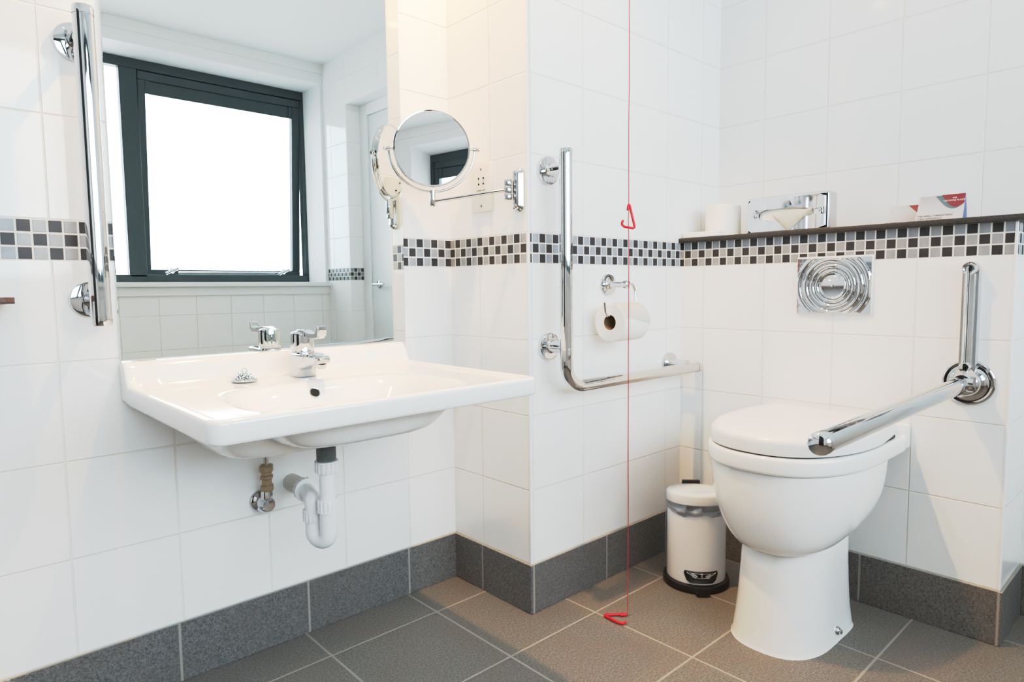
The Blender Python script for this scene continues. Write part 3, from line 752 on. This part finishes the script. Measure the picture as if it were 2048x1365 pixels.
# ------------------------------------------------------------------ flush plate
t = thing('flush_plate', 'rectangular chrome flush plate with concentric rings on the tiled boxing', 'flush plate', (CX, -.8135, .79))
FY0, FY1, FZ0_, FZ1_ = -.9105, -.7155, .792, .9445
bm = BM(); box(bm, (CX-.007, FY0-.004, FZ0_-.002), (CX, FY1+.002, FZ1_+.005), .0015, 1); finish('white_surround', bm, PLASTIC, t)
bm = BM(); NY, NZ = 200, 160; cyy, czz = (FY0+FY1)/2, (FZ0_+FZ1_)/2-.0005
def ringh(r):
    if r < .037: return .001
    h = 0
    for c, w, a in ((.0425, .0052, .005), (.0555, .0068, .0062), (.0735, .0085, .0068), (.0935, .0075, .0055)):
        d = abs(r-c)/w
        if d < 1: h = max(h, a*math.sqrt(1-d*d))
    return h
vs = [[None]*(NZ+1) for _ in range(NY+1)]
for i in range(NY+1):
    for j in range(NZ+1):
        y = FY0+(FY1-FY0)*i/NY; z = FZ0_+(FZ1_-FZ0_)*j/NZ
        e = min(i, NY-i, j, NZ-j)*.65; r = math.hypot(y-cyy, z-czz)
        vs[i][j] = bm.verts.new((CX-.0085-ringh(r)*min(1, e/2), y, z))
for i in range(NY):
    for j in range(NZ): bm.faces.new((vs[i][j], vs[i+1][j], vs[i+1][j+1], vs[i][j+1]))
rim = [vs[i][0] for i in range(NY+1)]+[vs[NY][j] for j in range(1, NZ+1)]+[vs[i][NZ] for i in range(NY-1, -1, -1)]+[vs[0][j] for j in range(NZ-1, 0, -1)]
bk = [bm.verts.new((CX-.006, v.co.y, v.co.z)) for v in rim]
for k in range(len(rim)): bm.faces.new((rim[k], rim[(k+1) % len(rim)], bk[(k+1) % len(rim)], bk[k]))
finish('ringed_plate', bm, CHROME, t, smooth=88)
bm = BM(); lathe(bm, [(.0365, .0075), (.0365, .0105), (.035, .0115), (.030, .0095), (.020, .0065), (.012, .0062), (.006, .009), (.003, .0102), (0, .0105)], (CX, cyy, czz), (-1, 0, 0), 56); bt2 = finish('push_button', bm, CHROME, t, smooth=50)
bm = BM(); tube(bm, [(CX-.0103, cyy+.017*math.cos(a), czz+.021+.006*math.sin(a)) for a in [2*PI*k/32 for k in range(32)]], .0005, 6, closed=True); finish('oval_mark', bm, CHROME2, bt2)

# ------------------------------------------------------------------ drop-down arm
AY, AZ = -1.1345, .632
t = thing('drop_down_rail', 'long chrome drop-down support arm folded out beside the toilet', 'grab rail', (CX, AY, AZ), 'chrome support rails')
bm = BM(); lathe(bm, [(.0555, 0), (.0555, .005), (.053, .008), (.050, .0085), (.047, .0075), (.034, .009), (.0325, .011), (.0315, .03), (.028, .042), (.022, .047), (0, .048)], (CX, AY, AZ), (-1, 0, 0), 56); finish('wall_flange', bm, CHROME, t, smooth=50)
bm = BM()                                              # upright housing, rounded top
hw, zt = .0165, .9215
prof = [(AY-hw, .655)]+[(AY+hw*math.cos(a), zt-hw+hw*math.sin(a)) for a in [PI-PI*k/14 for k in range(15)]][::-1]
prof = [(AY-hw, .655), (AY-hw, zt-hw)]+[(AY-hw*math.cos(a), zt-hw+hw*math.sin(a)) for a in [PI*k/14 for k in range(1, 14)]]+[(AY+hw, zt-hw), (AY+hw, .655)]
prism(bm, [(CX-.028, y, z) for y, z in prof], (.028, 0, 0)); finish('upright_housing', bm, SATIN, t, smooth=50)
bm = BM(); tube(bm, [(CX-.032, AY, .665), (CX-.032, AY, .906)], .0105, 28, radii=None); finish('upright_rod', bm, CHROME, t)
bm = BM(); lathe(bm, [(.0155, .02), (.0155, .04), (.0145, .0425), (.011, .0415), (.0085, .0385), (.006, .0425), (0, .043)], (CX, AY, .9055), (-1, 0, 0), 32); finish('top_screw', bm, CHROME, t)
bm = BM(); lathe(bm, [(.012, .02), (.012, .05), (.01, .054), (0, .055)], (CX, AY, .672), (-1, 0, 0), 24)
secs = []
for s, ry, rz, zc in ((0, .024, .03, .642), (.015, .021, .024, .64), (.028, .0185, .0195, .636)):
    secs.append([(CX-.04-s, AY+ry*math.cos(a), zc+rz*math.sin(a)) for a in [2*PI*k/28 for k in range(28)]])
loft(bm, secs); lathe(bm, [(.0185, -.024), (.0185, .024)], (CX-.058, AY, .634), (0, 1, 0), 28); finish('pivot_knuckle', bm, CHROME, t, smooth=50)
a0, a1 = V((.652, AY+.002, .6315)), V((-.0725, -1.106, .611))
bm = BM(); tube(bm, [a0, a1], .0195, 48); finish('arm_tube', bm, CHROME, t)
bm = BM(); lathe(bm, [(.0188, 0), (.0188, .0015), (.0202, .0018), (.0202, .016), (.0185, .022), (.015, .0245), (0, .026)], a1, a1-a0, 48); finish('end_cap', bm, CHROME, t)

# ------------------------------------------------------------------ toilet
TYC = -.822
def dsec(z, xf, xb, hw, nose, p=2.3, pb=8.0, yc=TYC, back=None, n=64, hwb=None):
    xm = xf+nose; out = []
    for k in range(n):
        a = 2*PI*k/n; c, s = math.cos(a), math.sin(a)
        if c >= 0:
            out.append((xm-(xm-xf)*abs(c)**(2/p), yc+hw*math.copysign(abs(s)**(2/p), s), z))
        else:
            cc = abs(c)**(2/pb); h = hw if hwb is None else hw+(hwb-hw)*cc
            out.append((xm+(xb-xm)*cc, yc+h*math.copysign(abs(s)**(2/pb), s), z))
    return out
t = thing('toilet', 'white ceramic back-to-wall toilet with closed lid', 'toilet', (.42, TYC, 0))
bm = BM(); secs = []
for z, xf, xb, hw in ((0, .262, .582, .116), (.004, .264, .580, .1145), (.01, .266, .578, .1125), (.06, .272, .570, .108), (.12, .280, .564, .105), (.18, .286, .560, .103), (.212, .290, .556, .102), (.226, .296, .550, .099)):
    secs.append(dsec(z, xf, xb, hw, .15, 2.5, 7, TYC-.01))
ped = [[(x, y, z+(.05*(x-.30)/.25 if z > .2 else 0)) for x, y, z in r_] for r_ in secs]
ped.append([(x, y, z+.02) for x, y, z in ped[-1]]); loft(bm, ped); secs = []
for k in range(0, 13):                                   # bowl underside swelling out to the rim
    f = k/12; z = .212+(.4395-.212)*f; q = math.sqrt(max(0, 1-(1-f)**2)) if f < 1 else 1
    q = (1-(1-f)**2.3)**.62
    sc_ = dsec(.232+(.4395-.232)*f, .293-.07*q, .556+.06*f, .106+.079*q, .15+.12*q, 2.35, 3.2+2*f, TYC-.01*(1-f))
    secs.append([(x, y, z+.05*(1-f)**1.5*(x-.30)/.25) for x, y, z in sc_])
secs.append(dsec(.4425, .2225, .62, .1845, .275, 2.35, 5.5))
loft(bm, secs); finish('pan', bm, CERAMIC, t, smooth=55)
bm = BM(); secs = []
for z, i in ((.443, .010), (.4445, .004), (.448, .001), (.452, 0), (.477, 0), (.481, .001), (.484, .004), (.485, .009)):
    secs.append(dsec(z, .213+i, CX, .193-i, .29, 2.35, 14))
loft(bm, secs)
box(bm, (.674, TYC-.193, .45), (CX, TYC+.193, .5135), .006, 3)
finish('rim', bm, CERAMIC, t, smooth=55)
bm = BM(); secs = []
for z, i in ((.4855, .008), (.487, .006), (.4875, .006), (.490, .006)): secs.append(dsec(z, .222+i, .655, .187-i, .285, 2.35, 10))
loft(bm, secs); finish('seat_gap_shade', bm, GAPSHADE, t)  # black slab stands in for the shade between lid and rim
bm = BM(); secs = []
for z, i in ((.4885, .003), (.490, .0005), (.493, 0), (.514, 0), (.519, .001), (.5235, .0035), (.527, .008), (.529, .014), (.5305, .03), (.5315, .08)):
    secs.append(dsec(z, .221+i, .676-i*.6, .188-i, .285-i*.4, 2.35, 9, hwb=.172-i))
loft(bm, secs); finish('lid', bm, SEATP, t, smooth=50)
for s in (-1, 1):
    bm = BM(); lathe(bm, [(.011, -.02), (.0125, -.018), (.0125, .018), (.011, .02)], (.683, TYC+s*.11, .5), (0, 1, 0), 24); box(bm, (.672, TYC+s*.11-.012, .485), (.694, TYC+s*.11+.012, .5)); finish('hinge', bm, SEATP, t)
for s, yy in ((-1, 0), (1, 0)):
    by = TYC-.01+s*.1095
    bm = BM(); lathe(bm, [(.0105, -.004), (.0105, .004), (.008, .0075), (.006, .008), (.0058, .012), (.003, .014), (0, .014)], (.445, by, .026), (0, s, 0), 20); finish('bolt_cap', bm, CHROME2, t)

# ------------------------------------------------------------------ pedal bin
PBX, PBY = .489, -.524
t = thing('pedal_bin', 'small white pedal bin with black base left of the toilet', 'bin', (PBX, PBY, 0))
L = lambda pr, m, nm, par=t: finish(nm, (lambda b: (lathe(b, pr, (PBX, PBY, 0), (0, 0, 1), 56), b)[1])(BM()), m, par)
L([(.088, .001), (.0945, .003), (.0955, .012), (.093, .021), (.087, .024), (.08, .024)], BLACKP, 'base_ring')
L([(.08, .02), (.0835, .02), (.0843, .026), (.0843, .229), (.0838, .233), (.0825, .2345), (.0805, .234), (.079, .05), (0, .05)], BINW, 'body')
bm = BM(); NS = 72; secs = []
for k, (r, z) in enumerate(((.0815, .262), (.0818, .25), (.0825, .242), (.0835, .2385), (.0862, .236), (.0872, .231), (.0866, .2255), (.0868, .222))):
    secs.append([(PBX+(r+.0012*math.sin(a*11+k)+.0008*math.sin(a*23))*math.cos(a), PBY+(r+.0012*math.sin(a*11+k)+.0008*math.sin(a*23))*math.sin(a), z+(.0035*math.sin(a*5+1)+.002*math.sin(a*13) if k > 4 else .001*math.sin(a*7))) for a in [2*PI*q/NS for q in range(NS)]])
loft(bm, secs, False, False); finish('bin_liner', bm, LINER, t, smooth=60)
dcam = V((-.737, -.676, 0)); ax = V((dcam.x*-.085, dcam.y*-.085, 1)).normalized()   # lid props open a little at the front
bm = BM(); lathe(bm, [(.083, -.016), (.0865, -.016), (.0872, -.014), (.0872, .006), (.0862, .010), (.082, .0128), (.06, .0142), (0, .0148)], (PBX, PBY, .2635), ax, 56); finish('lid', bm, BINW, t, smooth=50)
bd = -dcam; sd = V((-bd.y, bd.x, 0)); hb = V((PBX, PBY, 0))+bd*.087
bm = BM()
prism(bm, [hb+sd*.03+V((0, 0, .235)), hb-sd*.03+V((0, 0, .235)), hb-sd*.026+V((0, 0, .277)), hb+sd*.026+V((0, 0, .277))], bd*.01); finish('hinge_cover', bm, BLACKP, t, smooth=0)
pf = V((PBX, PBY, 0))+dcam*.0843
sd2 = V((-dcam.y, dcam.x, 0))
def curved(u, z, off=0.0): 
    a = u/.0843; c = dcam*math.cos(a)+sd2*math.sin(a); return V((PBX, PBY, z))+c*(.0843+off)
bm = BM()
outl = [(-.047, .063), (.047, .063), (.050, .056), (.042, .036), (.032, .029), (-.032, .029), (-.042, .036), (-.050, .056)]
vs0 = []
NN = 12
ou = lambda f: [(p[0]*f, .046+(p[1]-.046)*f) for p in outl]
def strip(bm, rows):
    r_ = [[bm.verts.new(p) for p in r] for r in rows]
    for a, b in zip(r_, r_[1:]):
        for k in range(len(a)): bm.faces.new((a[k], a[(k+1) % len(a)], b[(k+1) % len(b)], b[k]))
    return r_
def dense(o): 
    out = []
    for i in range(len(o)):
        a, b = o[i], o[(i+1) % len(o)]
        for k in range(5): out.append((a[0]+(b[0]-a[0])*k/5, a[1]+(b[1]-a[1])*k/5))
    return out
rows = [[curved(u, z, 0) for u, z in dense(ou(1.0))], [curved(u, z, .003) for u, z in dense(ou(.98))], [curved(u, z, .004) for u, z in dense(ou(.9))], [curved(u, z, .0015) for u, z in dense(ou(.78))], [curved(u, z, .0012) for u, z in dense(ou(.05))]]
r_ = strip(bm, rows); bm.faces.new(r_[-1]); vent = finish('pedal_window', bm, BLACKP, t, smooth=60)
bm = BM()
tube(bm, [curved(-.040+.080*k/16, .0595-.014*math.sin(PI*k/16), .0042) for k in range(17)], .0013, 8)
tube(bm, [curved(-.033+.066*k/12, .0585, .0042) for k in range(13)], .001, 8)
prism(bm, [curved(-.003, .045, .0045), curved(.003, .045, .0045), curved(.0025, .057, .0045), curved(-.0025, .057, .0045)], dcam*.0012)
finish('pedal_trim', bm, CHROME2, vent)
bm = BM(); secs = []
for s, hw_, z in ((.07, .021, .010), (.094, .021, .009), (.104, .020, .0085), (.111, .017, .008)):
    c = V((PBX, PBY, z))+dcam*s
    secs.append([c+sd2*a+V((0, 0, b)) for a, b in rrect(0, 0, hw_, .0055, .004, 4)])
loft(bm, secs); finish('pedal', bm, BLACKP, t, smooth=50)

TONE = [(0, 0), (.05, .058), (.15, .20), (.3, .465), (.455, .622), (.64, .688), (.87, .75), (1.2, .835), (1.8, .945), (3, 1)]
# ------------------------------------------------------------------ sky and camera
w = bpy.data.worlds.new('sky'); bpy.context.scene.world = w; w.use_nodes = True
bg = w.node_tree.nodes['Background']; bg.inputs[0].default_value = (.78, .91, 1.0, 1); bg.inputs[1].default_value = 8.2
pl = bpy.data.lights.new('window_portal', 'AREA'); pl.shape = 'RECTANGLE'; pl.size = WX1-WX0; pl.size_y = WZ1-WZ0; pl.cycles.is_portal = True
po = bpy.data.objects.new('window_portal', pl); C.objects.link(po); po.location = ((WX0+WX1)/2, -2.93, (WZ0+WZ1)/2); po.rotation_euler = (math.radians(90), 0, 0)

cam = bpy.data.cameras.new('camera'); co = bpy.data.objects.new('camera', cam); C.objects.link(co)
yaw, pitch, roll_, f = .7417, -.0807, -.0112, 1305.52
cy, sy, cp, sp = math.cos(yaw), math.sin(yaw), math.cos(pitch), math.sin(pitch)
fw = V((sy*cp, cy*cp, sp)); r0 = V((cy, -sy, 0)); u0 = r0.cross(fw); cr, sr = math.cos(roll_), math.sin(roll_)
r1 = r0*cr+u0*sr; u1 = -r0*sr+u0*cr
co.matrix_world = Matrix(((r1.x, u1.x, -fw.x, -1.1735), (r1.y, u1.y, -fw.y, -1.5431), (r1.z, u1.z, -fw.z, .8712), (0, 0, 0, 1)))
cam.sensor_width = 36; cam.lens = f/2048*36; cam.clip_start = .02
sc = bpy.context.scene; sc.camera = co
sc.view_settings.view_transform = 'Standard'; sc.view_settings.look = 'None'; sc.view_settings.exposure = 0.0
vs_ = sc.view_settings; vs_.use_curve_mapping = True; cm = vs_.curve_mapping
cm.black_level = (0, 0, 0); cm.white_level = (3, 3, 3); cm.use_clip = True
cv = cm.curves[3]                                       # soft photographic shoulder
for px_, py_ in TONE[1:-1]: cv.points.new(px_/3, py_)
cv.points[0].location = (0, 0); cv.points[-1].location = (1, 1)
cm.update()
sc.cycles.max_bounces = 14; sc.cycles.diffuse_bounces = 6; sc.cycles.glossy_bounces = 8; sc.cycles.transparent_max_bounces = 12
sc.cycles.caustics_reflective = True; sc.cycles.blur_glossy = .5; sc.cycles.sample_clamp_indirect = 6
